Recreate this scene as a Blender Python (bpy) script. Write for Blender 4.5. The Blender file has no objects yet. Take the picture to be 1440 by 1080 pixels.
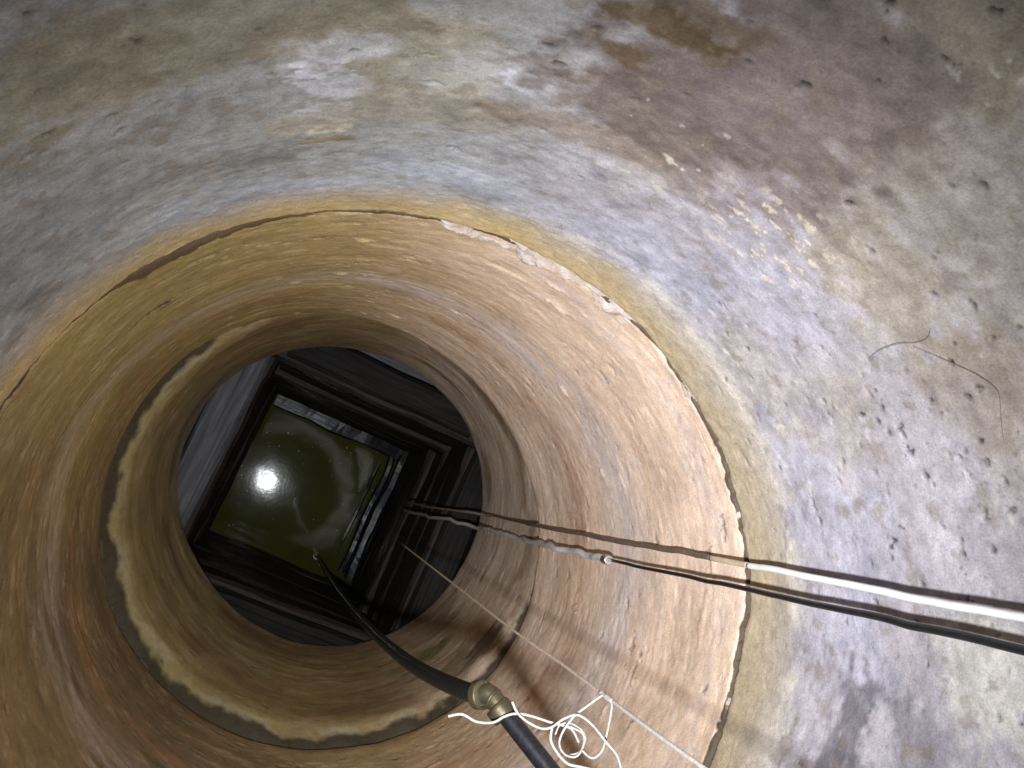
import bpy, math, random
import numpy as np
from mathutils import Vector, Matrix

S = bpy.context.scene
COL = S.collection
rng = np.random.default_rng(7)
random.seed(7)

# ------------------------------------------------------------------ camera
ZC = -0.15                      # the lens is held inside the mouth of the well, ground is z = 0
F, VX, VY = 1080.0, 378.0, 658.0
_n = np.array([VX - 720, VY - 540, F]); _n /= np.linalg.norm(_n)
_Z = -_n
_X = np.array([1.0, 0, 0]) - _Z * _Z[0]; _X /= np.linalg.norm(_X)
_Y = np.cross(_Z, _X)
ROT = np.array([_X, _Y, _Z])    # camera (x right, y down, z forward) -> world

cam = bpy.data.cameras.new('camera')
cam.sensor_width = 36.0
cam.lens = 36.0 * F / 1440.0
cam.clip_start = 0.02
cam.clip_end = 400.0
camo = bpy.data.objects.new('camera', cam)
M = Matrix.Identity(4)
for r in range(3):
    M[r][0] = ROT[r][0]; M[r][1] = -ROT[r][1]; M[r][2] = -ROT[r][2]
M[2][3] = ZC
camo.matrix_world = M
COL.objects.link(camo)
S.camera = camo

# ------------------------------------------------------------------ sky (a dull evening above the well)
W = bpy.data.worlds.new('World'); S.world = W; W.use_nodes = True
wn = W.node_tree.nodes; wl = W.node_tree.links
sky = wn.new('ShaderNodeTexSky'); sky.sky_type = 'NISHITA'; sky.sun_disc = False
sky.sun_elevation = math.radians(8); sky.sun_rotation = math.radians(200)
bg = wn['Background']; bg.inputs['Strength'].default_value = 0.012
wl.new(sky.outputs['Color'], bg.inputs['Color'])

# ------------------------------------------------------------------ the lit torch held beside the lens (its reflection shows in the water)
def cam_dir(px, py):
    d = ROT @ np.array([px - 720, py - 540, F])
    return d / np.linalg.norm(d)
CORE = 4.0
L = bpy.data.lights.new('torch', 'SPOT')
L.energy = 34.5
L.color = (0.93, 0.96, 1.0)
L.shadow_soft_size = 0.022
L.spot_size = math.radians(109)
L.spot_blend = 1.0
lo = bpy.data.objects.new('torch', L)
lo.location = (0.0, -0.125, ZC + 0.0)
d = Vector(cam_dir(740, 610))
lo.rotation_euler = d.to_track_quat('-Z', 'Y').to_euler()
COL.objects.link(lo)
# the beam of the torch: a bright core fading into a wide dim spill
L.use_nodes = True
ln, ll = L.node_tree.nodes, L.node_tree.links
em = ln['Emission']
ltc = ln.new('ShaderNodeTexCoord')
sx = ln.new('ShaderNodeSeparateXYZ'); ll.new(ltc.outputs['Normal'], sx.inputs[0])
ab = ln.new('ShaderNodeMath'); ab.operation = 'ABSOLUTE'; ll.new(sx.outputs['Z'], ab.inputs[0])
ac = ln.new('ShaderNodeMath'); ac.operation = 'ARCCOSINE'; ll.new(ab.outputs[0], ac.inputs[0])
lr = ln.new('ShaderNodeMapRange'); lr.interpolation_type = 'SMOOTHERSTEP'
lr.inputs['From Min'].default_value = math.radians(4); lr.inputs['From Max'].default_value = math.radians(48)
lr.inputs['To Min'].default_value = CORE; lr.inputs['To Max'].default_value = 1.0
ll.new(ac.outputs[0], lr.inputs['Value']); ll.new(lr.outputs[0], em.inputs['Strength'])

# ------------------------------------------------------------------ view
S.view_settings.view_transform = 'Standard'
S.view_settings.look = 'None'
S.view_settings.exposure = 0.0
S.view_settings.gamma = 1.0
S.view_settings.use_curve_mapping = False
S.render.engine = 'CYCLES'
S.cycles.use_denoising = True
S.cycles.max_bounces = 8
S.cycles.diffuse_bounces = 4
S.cycles.glossy_bounces = 4

# ------------------------------------------------------------------ helpers
def tag(o, label=None, cat=None, group=None, kind=None):
    if label: o['label'] = label
    if cat: o['category'] = cat
    if group: o['group'] = group
    if kind: o['kind'] = kind
    return o

def empty(name, loc):
    o = bpy.data.objects.new(name, None); o.location = loc; COL.objects.link(o); return o

def link_mesh(name, V, Fc, mat, parent=None, smooth=True):
    me = bpy.data.meshes.new(name)
    V = np.asarray(V, np.float32); Fc = np.asarray(Fc, np.int32)
    me.vertices.add(len(V)); me.vertices.foreach_set('co', V.ravel())
    k = Fc.shape[1]
    me.loops.add(Fc.size); me.loops.foreach_set('vertex_index', Fc.ravel())
    me.polygons.add(len(Fc))
    me.polygons.foreach_set('loop_start', np.arange(len(Fc), dtype=np.int32) * k)
    me.polygons.foreach_set('loop_total', np.full(len(Fc), k, np.int32))
    me.polygons.foreach_set('use_smooth', np.full(len(Fc), smooth))
    me.update(); me.validate()
    me.materials.append(mat)
    o = bpy.data.objects.new(name, me); COL.objects.link(o)
    if parent is not None:
        o.parent = parent
        o.matrix_parent_inverse = Matrix.Translation(-Vector(parent.location))
    return o

def _hash(i, j, k, s):
    h = (i * 374761393 + j * 668265263 + k * 2147483647 + s * 974634777) & 0xFFFFFFFF
    h = ((h ^ (h >> 13)) * 1274126177) & 0xFFFFFFFF
    h = ((h ^ (h >> 16)) * 2246822519) & 0xFFFFFFFF
    return ((h ^ (h >> 15)) & 0xFFFFFF).astype(np.float32) / 16777215.0

def vnoise(P, s=0):
    """smooth value noise on (n,3) points, -1..1"""
    Fl = np.floor(P); fr = (P - Fl).astype(np.float32)
    I = Fl.astype(np.int64)
    u = fr * fr * fr * (fr * (fr * 6 - 15) + 10)
    out = np.zeros(len(P), np.float32)
    for a in (0, 1):
        for b in (0, 1):
            for c in (0, 1):
                w = (u[:, 0] if a else 1 - u[:, 0]) * (u[:, 1] if b else 1 - u[:, 1]) * (u[:, 2] if c else 1 - u[:, 2])
                out += w * _hash(I[:, 0] + a, I[:, 1] + b, I[:, 2] + c, s)
    return out * 2 - 1

def fbm(P, scale, octv=4, s=0, gain=0.5):
    if np.isscalar(scale): scale = (scale,) * 3
    Q = P * np.array(scale); o = 0; a = 1; t = 0
    for k in range(octv):
        o = o + a * vnoise(Q, s + k * 17); t += a; a *= gain; Q = Q * 2.03 + 11.7
    return o / t * 1.5

def sstep(a, b, x):
    t = np.clip((x - a) / (b - a), 0, 1); return t * t * (3 - 2 * t)

def at(px, py, depth):
    d = cam_dir(px, py); d = d * (depth / -d[2])
    return np.array([d[0], d[1], ZC + d[2]])

def on_cyl(px, py, c, r=0.5):
    """(theta, depth) where the wall of a ring is met"""
    d = cam_dir(px, py); a = d[0] ** 2 + d[1] ** 2; b = -(d[0] * c[0] + d[1] * c[1])
    t = (-b + math.sqrt(b * b - a * (c[0] ** 2 + c[1] ** 2 - r * r))) / a
    p = d * t
    return math.atan2(p[1] - c[1], p[0] - c[0]), -p[2]

def adiff(a, b):
    return (a - b + np.pi) % (2 * np.pi) - np.pi

# ------------------------------------------------------------------ materials
def new_mat(name):
    m = bpy.data.materials.new(name); m.use_nodes = True
    nt = m.node_tree; p = nt.nodes['Principled BSDF']
    return m, nt, p

def noise_node(nt, coord, scale, detail=6, rough=0.55, vec_scale=None, dist=0.0):
    n = nt.nodes.new('ShaderNodeTexNoise'); n.inputs['Scale'].default_value = scale
    n.inputs['Detail'].default_value = detail; n.inputs['Roughness'].default_value = rough
    n.inputs['Distortion'].default_value = dist
    if vec_scale:
        mp = nt.nodes.new('ShaderNodeMapping'); mp.inputs['Scale'].default_value = vec_scale
        nt.links.new(coord, mp.inputs['Vector']); coord = mp.outputs['Vector']
    nt.links.new(coord, n.inputs['Vector'])
    return n

def ramp(nt, fac, stops):
    r = nt.nodes.new('ShaderNodeValToRGB')
    e = r.color_ramp.elements
    while len(e) < len(stops): e.new(0.5)
    for k, (p, c) in enumerate(stops):
        e[k].position = p; e[k].color = (c[0], c[1], c[2], 1) if not np.isscalar(c) else (c, c, c, 1)
    nt.links.new(fac, r.inputs['Fac'])
    return r

def mixc(nt, a, b, fac, mode='MIX'):
    m = nt.nodes.new('ShaderNodeMix'); m.data_type = 'RGBA'; m.blend_type = mode
    for s, v in ((6, a), (7, b), (0, fac)):
        if hasattr(v, 'is_linked') or hasattr(v, 'links'): nt.links.new(v, m.inputs[s])
        elif s == 0: m.inputs[0].default_value = v
        else: m.inputs[s].default_value = (v[0], v[1], v[2], 1)
    return m.outputs[2]

def bump(nt, p, hs):
    """hs: list of (socket, strength, distance)"""
    prev = None
    for h, st, di in hs:
        b = nt.nodes.new('ShaderNodeBump'); b.inputs['Strength'].default_value = st; b.inputs['Distance'].default_value = di
        nt.links.new(h, b.inputs['Height'])
        if prev: nt.links.new(prev, b.inputs['Normal'])
        prev = b.outputs['Normal']
    nt.links.new(prev, p.inputs['Normal'])

def concrete(name, streak, speck, grain=(0.80, 1.16), rough=0.72):
    m, nt, p = new_mat(name)
    at_ = nt.nodes.new('ShaderNodeAttribute'); at_.attribute_name = 'mineral'
    tc = nt.nodes.new('ShaderNodeTexCoord'); co = tc.outputs['Object']
    col = at_.outputs['Color']
    n1 = noise_node(nt, co, 60, 8, 0.65)
    col = mixc(nt, col, ramp(nt, n1.outputs['Fac'], [(0.28, grain[0]), (0.72, grain[1])]).outputs['Color'], 1.0, 'MULTIPLY')
    n2 = noise_node(nt, co, 1.0, 6, 0.6, vec_scale=(9, 9, 60))
    col = mixc(nt, col, ramp(nt, n2.outputs['Fac'], [(0.3, 1 - 0.3 * streak), (0.7, 1 + 0.3 * streak)]).outputs['Color'], 1.0, 'MULTIPLY')
    n3 = noise_node(nt, co, 420, 3, 0.6)
    col = mixc(nt, col, ramp(nt, n3.outputs['Fac'], [(0.3, 0.80), (0.7, 1.16)]).outputs['Color'], 1.0, 'MULTIPLY')
    n5 = noise_node(nt, co, 150, 4, 0.7)
    col = mixc(nt, col, ramp(nt, n5.outputs['Fac'], [(0.63, 1.0), (0.71, 0.52)]).outputs['Color'], speck, 'MULTIPLY')
    nt.links.new(col, p.inputs['Base Color'])
    p.inputs['Roughness'].default_value = rough
    p.inputs['Specular IOR Level'].default_value = 0.3
    n4 = noise_node(nt, co, 130, 5, 0.6)
    hs = [(n1.outputs['Fac'], 0.4, 0.0022), (n4.outputs['Fac'], 0.6, 0.0013), (n3.outputs['Fac'], 0.4, 0.0004)]
    if streak > 0.2: hs.append((n2.outputs['Fac'], 0.3, 0.0014))
    bump(nt, p, hs)
    return m

M_ring1 = concrete('weathered_concrete', 0.12, 0.6, (0.78, 1.18))
M_ring2 = concrete('iron_stained_concrete', 0.22, 0.35, (0.84, 1.12), 0.6)
M_ring3 = concrete('damp_concrete', 0.25, 0.4, (0.82, 1.14), 0.5)

def simple(name, color, rough=0.5, metal=0.0, spec=0.5, nscale=80, var=0.25, bumpd=0.001, stops=None):
    m, nt, p = new_mat(name)
    tc = nt.nodes.new('ShaderNodeTexCoord')
    n = noise_node(nt, tc.outputs['Object'], nscale, 5, 0.6)
    c = np.array(color)
    r = ramp(nt, n.outputs['Fac'], stops or [(0.3, tuple(c * (1 - var))), (0.7, tuple(np.minimum(c * (1 + var), 1)))])
    nt.links.new(r.outputs['Color'], p.inputs['Base Color'])
    p.inputs['Roughness'].default_value = rough; p.inputs['Metallic'].default_value = metal
    p.inputs['Specular IOR Level'].default_value = spec
    if bumpd: bump(nt, p, [(n.outputs['Fac'], 0.5, bumpd)])
    return m

M_earth = simple('damp_earth', (0.07, 0.05, 0.035), 0.9, nscale=12, bumpd=0.02)
M_white = simple('white_pvc', (0.78, 0.78, 0.78), 0.38, nscale=50, var=0.08)
M_tansh = simple('yellowed_pvc', (0.52, 0.42, 0.30), 0.5, nscale=40, var=0.25)
M_brown = simple('clay_stained_pvc', (0.13, 0.095, 0.07), 0.6, nscale=60, var=0.25)
M_sleeve = simple('dirty_white_sleeve', (0.52, 0.51, 0.53), 0.6, nscale=70, var=0.18)
M_mudsl = simple('muddy_sleeve', (0.20, 0.18, 0.155), 0.6, nscale=70, var=0.25)
M_dark_tail = simple('darkened_tail', (0.03, 0.028, 0.022), 0.6, nscale=70, var=0.25)
M_black = simple('black_rubber', (0.012, 0.012, 0.014), 0.35, nscale=120, var=0.3, bumpd=0.0006)
M_hose = simple('black_polyethylene', (0.008, 0.008, 0.010), 0.42, spec=0.35, nscale=160, var=0.5, bumpd=0.0008)
M_brass = simple('tarnished_brass', (0.07, 0.058, 0.030), 0.5, metal=0.6, nscale=90, var=0.3)
M_steel = simple('zinc_steel', (0.6, 0.6, 0.58), 0.3, metal=0.9, nscale=60, var=0.1)
M_cord = simple('white_cotton', (0.33, 0.32, 0.305), 0.9, nscale=260, var=0.3, bumpd=0.0008)
M_string = simple('nylon_string', (0.36, 0.33, 0.30), 0.6, nscale=300, var=0.2)
M_stringd = simple('dirty_string', (0.40, 0.33, 0.25), 0.7, nscale=200, var=0.3)
M_root = simple('dry_root', (0.17, 0.145, 0.125), 0.8, nscale=200)
M_mortar = simple('pale_mortar', (0.48, 0.39, 0.34), 0.85, nscale=34, bumpd=0.003, stops=[(0.34, (0.28, 0.205, 0.13)), (0.48, (0.36, 0.29, 0.245)), (0.62, (0.46, 0.40, 0.375))])
M_dmortar = simple('dark_joint_fill', (0.028, 0.020, 0.013), 0.9, nscale=60, var=0.4, bumpd=0.006)

def wood(name, dark, lite, rough, relief=1.0, spec=0.5, rvar=0.25):
    m, nt, p = new_mat(name)
    tc = nt.nodes.new('ShaderNodeTexCoord'); co = tc.outputs['Object']
    oi = nt.nodes.new('ShaderNodeObjectInfo')
    ad = nt.nodes.new('ShaderNodeVectorMath'); ad.operation = 'ADD'
    cx = nt.nodes.new('ShaderNodeCombineXYZ')
    ml = nt.nodes.new('ShaderNodeMath'); ml.operation = 'MULTIPLY'; ml.inputs[1].default_value = 37.0
    nt.links.new(oi.outputs['Random'], ml.inputs[0]); nt.links.new(ml.outputs[0], cx.inputs[0]); nt.links.new(ml.outputs[0], cx.inputs[1])
    nt.links.new(co, ad.inputs[0]); nt.links.new(cx.outputs[0], ad.inputs[1])
    g = noise_node(nt, ad.outputs[0], 1.0, 8, 0.6, vec_scale=(3.0, 62, 62), dist=0.7)
    b = noise_node(nt, ad.outputs[0], 6, 4, 0.6)
    r = ramp(nt, g.outputs['Fac'], [(0.32, dark), (0.55, tuple((np.array(dark) + np.array(lite)) / 2)), (0.72, lite)])
    col = mixc(nt, r.outputs['Color'], ramp(nt, b.outputs['Fac'], [(0.3, 0.55), (0.7, 1.35)]).outputs['Color'], 1.0, 'MULTIPLY')
    nt.links.new(col, p.inputs['Base Color'])
    rr = ramp(nt, b.outputs['Fac'], [(0.3, rough), (0.7, rough + rvar)])
    nt.links.new(rr.outputs['Color'], p.inputs['Roughness'])
    p.inputs['Specular IOR Level'].default_value = spec
    bump(nt, p, [(g.outputs['Fac'], 0.5 * relief, 0.006 * relief), (b.outputs['Fac'], 0.3 * relief, 0.006 * relief)])
    return m

M_beam = wood('wet_black_timber', (0.008, 0.007, 0.007), (0.042, 0.032, 0.027), 0.42, 1.2, 0.22)
M_dull = wood('dull_black_timber', (0.002, 0.0018, 0.0018), (0.022, 0.017, 0.0145), 0.55, 1.3, 0.22)
M_wet = wood('soaked_timber', (0.004, 0.004, 0.005), (0.020, 0.022, 0.028), 0.16, 0.6, 0.10, 0.16)
M_cap = wood('grey_silted_timber', (0.03, 0.031, 0.036), (0.17, 0.178, 0.20), 0.55)

# ------------------------------------------------------------------ concrete rings
def prof(theta, co):
    a0, a2, b2, a3, b3 = co
    return a0 + a2 * np.cos(2 * theta) + b2 * np.sin(2 * theta) + a3 * np.cos(3 * theta) + b3 * np.sin(3 * theta)

C1, K1 = np.array([0.1576, -0.1676]), (0.5017, -0.0007, 0.0026, 0.0051, 0.0015)
C2, K2 = np.array([0.1575, -0.1379]), (0.5003, -0.0009, -0.0175, 0.0005, -0.0026)
C3a, K3a = np.array([0.1900, -0.1100]), (0.499, 0, 0, 0, 0)
C3b, K3b = np.array([0.2282, -0.0792]), (0.5004, 0.0018, -0.0116, 0.0005, 0.0067)
KC = (0.5, 0, 0, 0, 0)
D1, D2, D3 = 0.985, 1.880, 2.700

def circ_pts(T, k):
    return np.c_[np.cos(T) * k, np.sin(T) * k, np.zeros_like(T)]

def jag(T, s, amp=1.0):
    """ragged broken edge (metres)"""
    return amp * (0.006 * fbm(circ_pts(T, 1.0), 4, 3, s) + 0.0045 * fbm(circ_pts(T, 1.0), 24, 5, s + 5, 0.72))

def joint_gap(T):
    """half width of the open joint between the first two rings"""
    g = 0.0016 + 0.0022 * np.clip(fbm(circ_pts(T, 1.0), 9, 4, 91, 0.65) + 0.3, -0.3, 0.9)
    for (a, b, add) in GAPS:
        g = g + add * (1 + 0.7 * fbm(circ_pts(T, 1.0), 16, 4, 93, 0.65)) * sstep(0, 0.45, T - a) * sstep(0, 0.10, b - T)
    return g

th = lambda px, py, c: on_cyl(px, py, c)[0] % (2 * np.pi)
GAPS = [(th(505, 295, C1) , th(150, 418, C1), 0.0075)]
GAPS = [(min(a, b), max(a, b), g) for a, b, g in GAPS]

def blob_w(T, D, Pn, c, px, py, rt, rd, warp):
    t0, d0 = on_cyl(px, py, c)
    e = np.sqrt((adiff(T, t0) * 0.5 / rt) ** 2 + ((D - d0) / rd) ** 2)
    return 1 - sstep(0.55, 1.10, e + warp * (0.55 if rt >= .12 else 1.0) + (0.9 * fbm(Pn, (55, 55, 120), 3, 88, 0.6) if rt < .03 else 0))

def lerp(a, b, w):
    return a * (1 - w[:, None]) + np.array(b)[None, :] * w[:, None]

def grid_faces(nt_, nr):
    i = np.arange(nt_); ip = (i + 1) % nt_
    j = np.arange(nr - 1)
    I, J = np.meshgrid(i, j); IP, _ = np.meshgrid(ip, j)
    return np.stack([J * nt_ + I, J * nt_ + IP, (J + 1) * nt_ + IP, (J + 1) * nt_ + I], -1).reshape(-1, 4)

def add_pits(disp, dirt_shade, Tg, Dg, lst, Pn):
    nr, nt_ = disp.shape; dth = 2 * np.pi / nt_
    Drow = Dg[:, 0]
    for (t, dd, rad, dep, el) in lst:
        j0 = np.searchsorted(Drow, dd - 3 * rad); j1 = np.searchsorted(Drow, dd + 3 * rad)
        if j1 - j0 < 1: continue
        ic = int(round((t % (2 * np.pi)) / dth)); k = int(math.ceil(3 * rad * el / 0.5 / dth))
        ii = np.arange(ic - k, ic + k + 1)
        e = ((adiff(ii * dth, t) * 0.5 / (rad * el))[None, :] ** 2 + ((Drow[j0:j1] - dd) / rad)[:, None] ** 2)
        w = np.exp(-np.clip(e * (1 + 0.9 * Pn[j0:j1, ii % nt_]) + 0.35 * Pn[j0:j1, ii % nt_], 0, 50) ** 1.6)
        disp[j0:j1, ii % nt_] += dep * w
        dirt_shade[j0:j1, ii % nt_] = np.maximum(dirt_shade[j0:j1, ii % nt_], w * min(1, abs(dep) / 0.0035) if dep > 0 else 0)  # pit colour darkened for shade in the hole as well as grime

def make_ring(name, mat, ntheta, drows, centre, radius, jag_top, jag_bot, colour, pits, relief, thick=0.075, edge_top=0.008, edge_bot=0.008):
    T1 = np.arange(ntheta) * 2 * np.pi / ntheta
    Tg, Dg = np.meshgrid(T1, drows)
    nr = len(drows)
    D0, D9 = drows[0], drows[-1]
    T = Tg.ravel(); D = Dg.ravel()
    # ragged edges move the rows next to them
    jt, jb = jag_top(T1), jag_bot(T1)
    Dw = Dg + jt[None, :] * np.exp(-(Dg - D0) / 0.04) + jb[None, :] * np.exp(-(D9 - Dg) / 0.04)
    cx, cy = centre(Dg)
    R = radius(Tg, Dg)
    base = np.stack([cx + R * np.cos(Tg), cy + R * np.sin(Tg), ZC - Dw], -1).reshape(-1, 3)
    disp = relief(base, T, D).reshape(nr, ntheta)
    dirt_shade = np.zeros_like(disp)
    add_pits(disp, dirt_shade, Tg, Dg, pits, fbm(base, 230, 2, 77, 0.7).reshape(nr, ntheta))
    # rounded and crumbled arrises
    cr = 0.5 + 0.5 * np.clip(fbm(circ_pts(T1, 1.0), 9, 4, 400 + int(D0 * 100), 0.6), -1, 1)
    disp += edge_top * (0.4 + cr)[None, :] * np.exp(-((Dg - D0) / (edge_top * 1.1)) ** 1.3)
    disp += edge_bot * (0.4 + cr[::-1])[None, :] * np.exp(-((D9 - Dg) / (edge_bot * 1.1)) ** 1.3)
    R2 = R + disp
    X = cx + R2 * np.cos(Tg); Y = cy + R2 * np.sin(Tg); Z = ZC - Dw
    rows = [np.stack([X[k], Y[k], Z[k]], -1) for k in range(nr)]
    outer = lambda k: np.stack([cx[k] + (R[k] + thick) * np.cos(T1), cy[k] + (R[k] + thick) * np.sin(T1), Z[k]], -1)
    V = np.concatenate([outer(0)[None], np.stack(rows), outer(nr - 1)[None], outer(0)[None]]).reshape(-1, 3)
    Fc = grid_faces(ntheta, nr + 3)[:, ::-1]
    o = link_mesh(name, V, Fc, mat)
    colr = colour(base, T, D, dirt_shade.ravel(), disp.ravel())
    colr = np.concatenate([colr[:ntheta], colr, colr[-ntheta:], colr[:ntheta]])
    a = o.data.attributes.new('mineral', 'FLOAT_COLOR', 'POINT')
    a.data.foreach_set('color', np.c_[np.clip(colr, 0.004, 0.9), np.ones(len(colr))].astype(np.float32).ravel())
    return o

# ---- first (upper) ring
def relief1(P, T, D):
    h = 0.0022 * fbm(P, 5, 3, 1) + 0.00045 * fbm(P, 28, 3, 2) + 0.00035 * fbm(P, 85, 2, 3)
    # flaked-off skin: shallow steps
    s = fbm(P, (9, 9, 14), 4, 9, 0.6)
    h += 0.0005 * sstep(0.10, 0.16, s) + 0.0006 * sstep(0.40, 0.44, s)
    return h

WHITE, CREAM, TAN, BROWN = (0.64, 0.64, 0.68), (0.58, 0.50, 0.36), (0.40, 0.315, 0.225), (0.21, 0.165, 0.135)
LAV, BLUE, OCHRE, DBROWN = (0.42, 0.385, 0.43), (0.36, 0.375, 0.45), (0.54, 0.39, 0.150), (0.13, 0.088, 0.045)
BLOBS1 = [  # px, py, half width along wall, half height, colour, amount
    (250, 60, .16, .07, (0.27, 0.24, 0.15), .6), (100, 130, .10, .08, (0.31, 0.26, 0.18), .6), (60, 350, .12, .09, (0.27, 0.28, 0.28), .7),
    (300, 290, .12, .06, (0.38, 0.40, 0.42), .7), (420, 270, .14, .04, (0.40, 0.42, 0.46), .7), (620, 245, .12, .04, (0.38, 0.39, 0.44), .7),
    (560, 60, .12, .06, (0.36, 0.31, 0.22), .7), (600, 150, .12, .05, (0.33, 0.28, 0.21), .6),
    (432, 100, .026, .022, WHITE, .85), (470, 125, .03, .02, WHITE, .75), (440, 155, .022, .016, WHITE, .7), (490, 70, .05, .02, WHITE, .55), (560, 120, .03, .05, CREAM, .3), (690, 95, .07, .04, (0.5, 0.48, 0.47), .75), (750, 115, .05, .025, WHITE, .9), (800, 70, .06, .05, (0.44, 0.42, 0.43), .7),
    (640, 120, .05, .03, (0.48, 0.45, 0.38), .6),
    (460, 184, .026, .011, (0.60, 0.54, 0.38), .95), (408, 188, .012, .010, (0.56, 0.52, 0.40), .85), (455, 200, .025, .008, (0.27, 0.20, 0.09), .8), (430, 170, .06, .03, (0.42, 0.38, 0.31), .6),
    (1180, 50, .08, .05, (0.2, 0.165, 0.165), .7), (1180, 150, .12, .08, (0.32, 0.27, 0.24), .7), (1250, 110, .05, .04, (0.23, 0.19, 0.19), .6),
    (1330, 170, .14, .12, (0.37, 0.315, 0.26), .65), (1300, 330, .14, .13, (0.37, 0.32, 0.275), .65), (1220, 400, .10, .08, (0.41, 0.345, 0.265), .6), (1400, 60, .08, .07, (0.35, 0.295, 0.225), .7),
    (1250, 560, .10, .08, (0.40, 0.355, 0.33), .5), (1380, 560, .08, .06, (0.34, 0.275, 0.22), .6), (1160, 520, .06, .05, (0.42, 0.355, 0.29), .4),
    (1090, 420, .12, .07, (0.42, 0.40, 0.46), .6), (1130, 690, .10, .10, (0.47, 0.45, 0.53), .7), (1330, 720, .12, .08, (0.48, 0.43, 0.46), .7), (1180, 820, .10, .07, (0.47, 0.44, 0.50), .6),
    (1400, 960, .07, .075, (0.58, 0.55, 0.51), .9), (1210, 920, .10, .06, (0.40, 0.39, 0.47), .6), (1190, 1045, .10, .05, (0.17, 0.155, 0.18), .9), (1290, 1050, .06, .04, (0.24, 0.22, 0.25), .6),  # last two paint a soft shadow at the lower right
    (1010, 200, .13, .10, (0.25, 0.20, 0.195), .85), (900, 150, .13, .06, (0.185, 0.145, 0.125), .9), (960, 120, .13, .06, (0.165, 0.125, 0.115), .85), (1080, 130, .12, .09, (0.215, 0.17, 0.16), .8), (1180, 80, .12, .06, (0.22, 0.175, 0.165), .7), (820, 185, .12, .03, (0.25, 0.19, 0.15), .7),
    (945, 42, .06, .018, DBROWN, .9), (885, 75, .03, .02, DBROWN, .8), (1000, 25, .06, .02, DBROWN, .7),
]
def colour1(P, T, D, dirt_shade, disp):
    n1 = fbm(P, 5, 4, 20); n2 = fbm(P, 17, 4, 30, 0.6); n3 = fbm(P, (40, 40, 60), 3, 40, 0.6)
    c = np.tile(np.array([0.375, 0.343, 0.378]), (len(P), 1)).astype(np.float64)
    c = lerp(c, (0.37, 0.325, 0.27), sstep(0.0, 0.6, n1) * 0.5)
    c = lerp(c, BLUE, sstep(0.0, 0.5, -n1) * 0.5)
    c = lerp(c, (0.295, 0.30, 0.275), 0.8 * sstep(0.35, 0.95, np.cos(adiff(T, on_cyl(120, 250, C1)[0]))))
    wp = 0.55 * n2 + 0.40 * n3
    for (px, py, rt, rd, colr, amt) in BLOBS1:
        c = lerp(c, colr, blob_w(T, D, P, C1, px, py, rt, rd, wp) * amt)
    # mottling
    n5 = fbm(P, (30, 30, 55), 4, 45, 0.65)
    c *= (1 + 0.22 * n2 + 0.16 * n3 + 0.15 * n5)[:, None]
    c = lerp(c, (0.24, 0.19, 0.14), 0.45 * sstep(0.35, 0.7, fbm(P, 45, 3, 55, 0.6)))
    # little crusts of flaked lime
    t0, d0 = on_cyl(1090, 340, C1)
    reg = np.exp(-((adiff(T, t0) * .5 / .075) ** 2 + ((D - d0) / .075) ** 2) ** 1.5)
    fl = fbm(P, (70, 70, 150), 3, 61, 0.6)
    c = lerp(c, (0.68, 0.57, 0.42), reg * sstep(0.42, 0.52, fl))
    c = lerp(c, (0.56, 0.52, 0.44), 0.8 * sstep(0.72, 0.80, fbm(P, (60, 60, 90), 3, 66, 0.6)) * sstep(0.0, 0.5, n1))
    # ochre tide band above the joint, pale crust on its upper edge
    up = D1 - D + 0.012 * n1 + 0.006 * n2
    right = np.cos(adiff(T, on_cyl(1045, 800, C1)[0]))
    wband = 0.076 + 0.016 * sstep(0.2, 1.0, right)
    edge = np.exp(-((up - wband - 0.016) / 0.022) ** 2) * sstep(-0.1, 0.7, right) * sstep(-0.15, 0.4, n2 + 0.4 * n1 + 0.15)
    c = lerp(c, (0.64, 0.575, 0.49), edge * 0.85)
    c = lerp(c, (0.42, 0.36, 0.30), 0.75 * sstep(wband + .035, wband - .01, up))
    oc = sstep(wband + 0.035, wband - 0.065, up + 0.016 * n2)
    c = lerp(c, OCHRE, oc * (0.80 - 0.45 * sstep(0.3, 1.0, right)))
    c *= 1 - 0.85 * dirt_shade[:, None]
    c *= (1 - 0.5 * sstep(0.006, 0.0, D1 - D + 0.004 * n2))[:, None]
    return c

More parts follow.
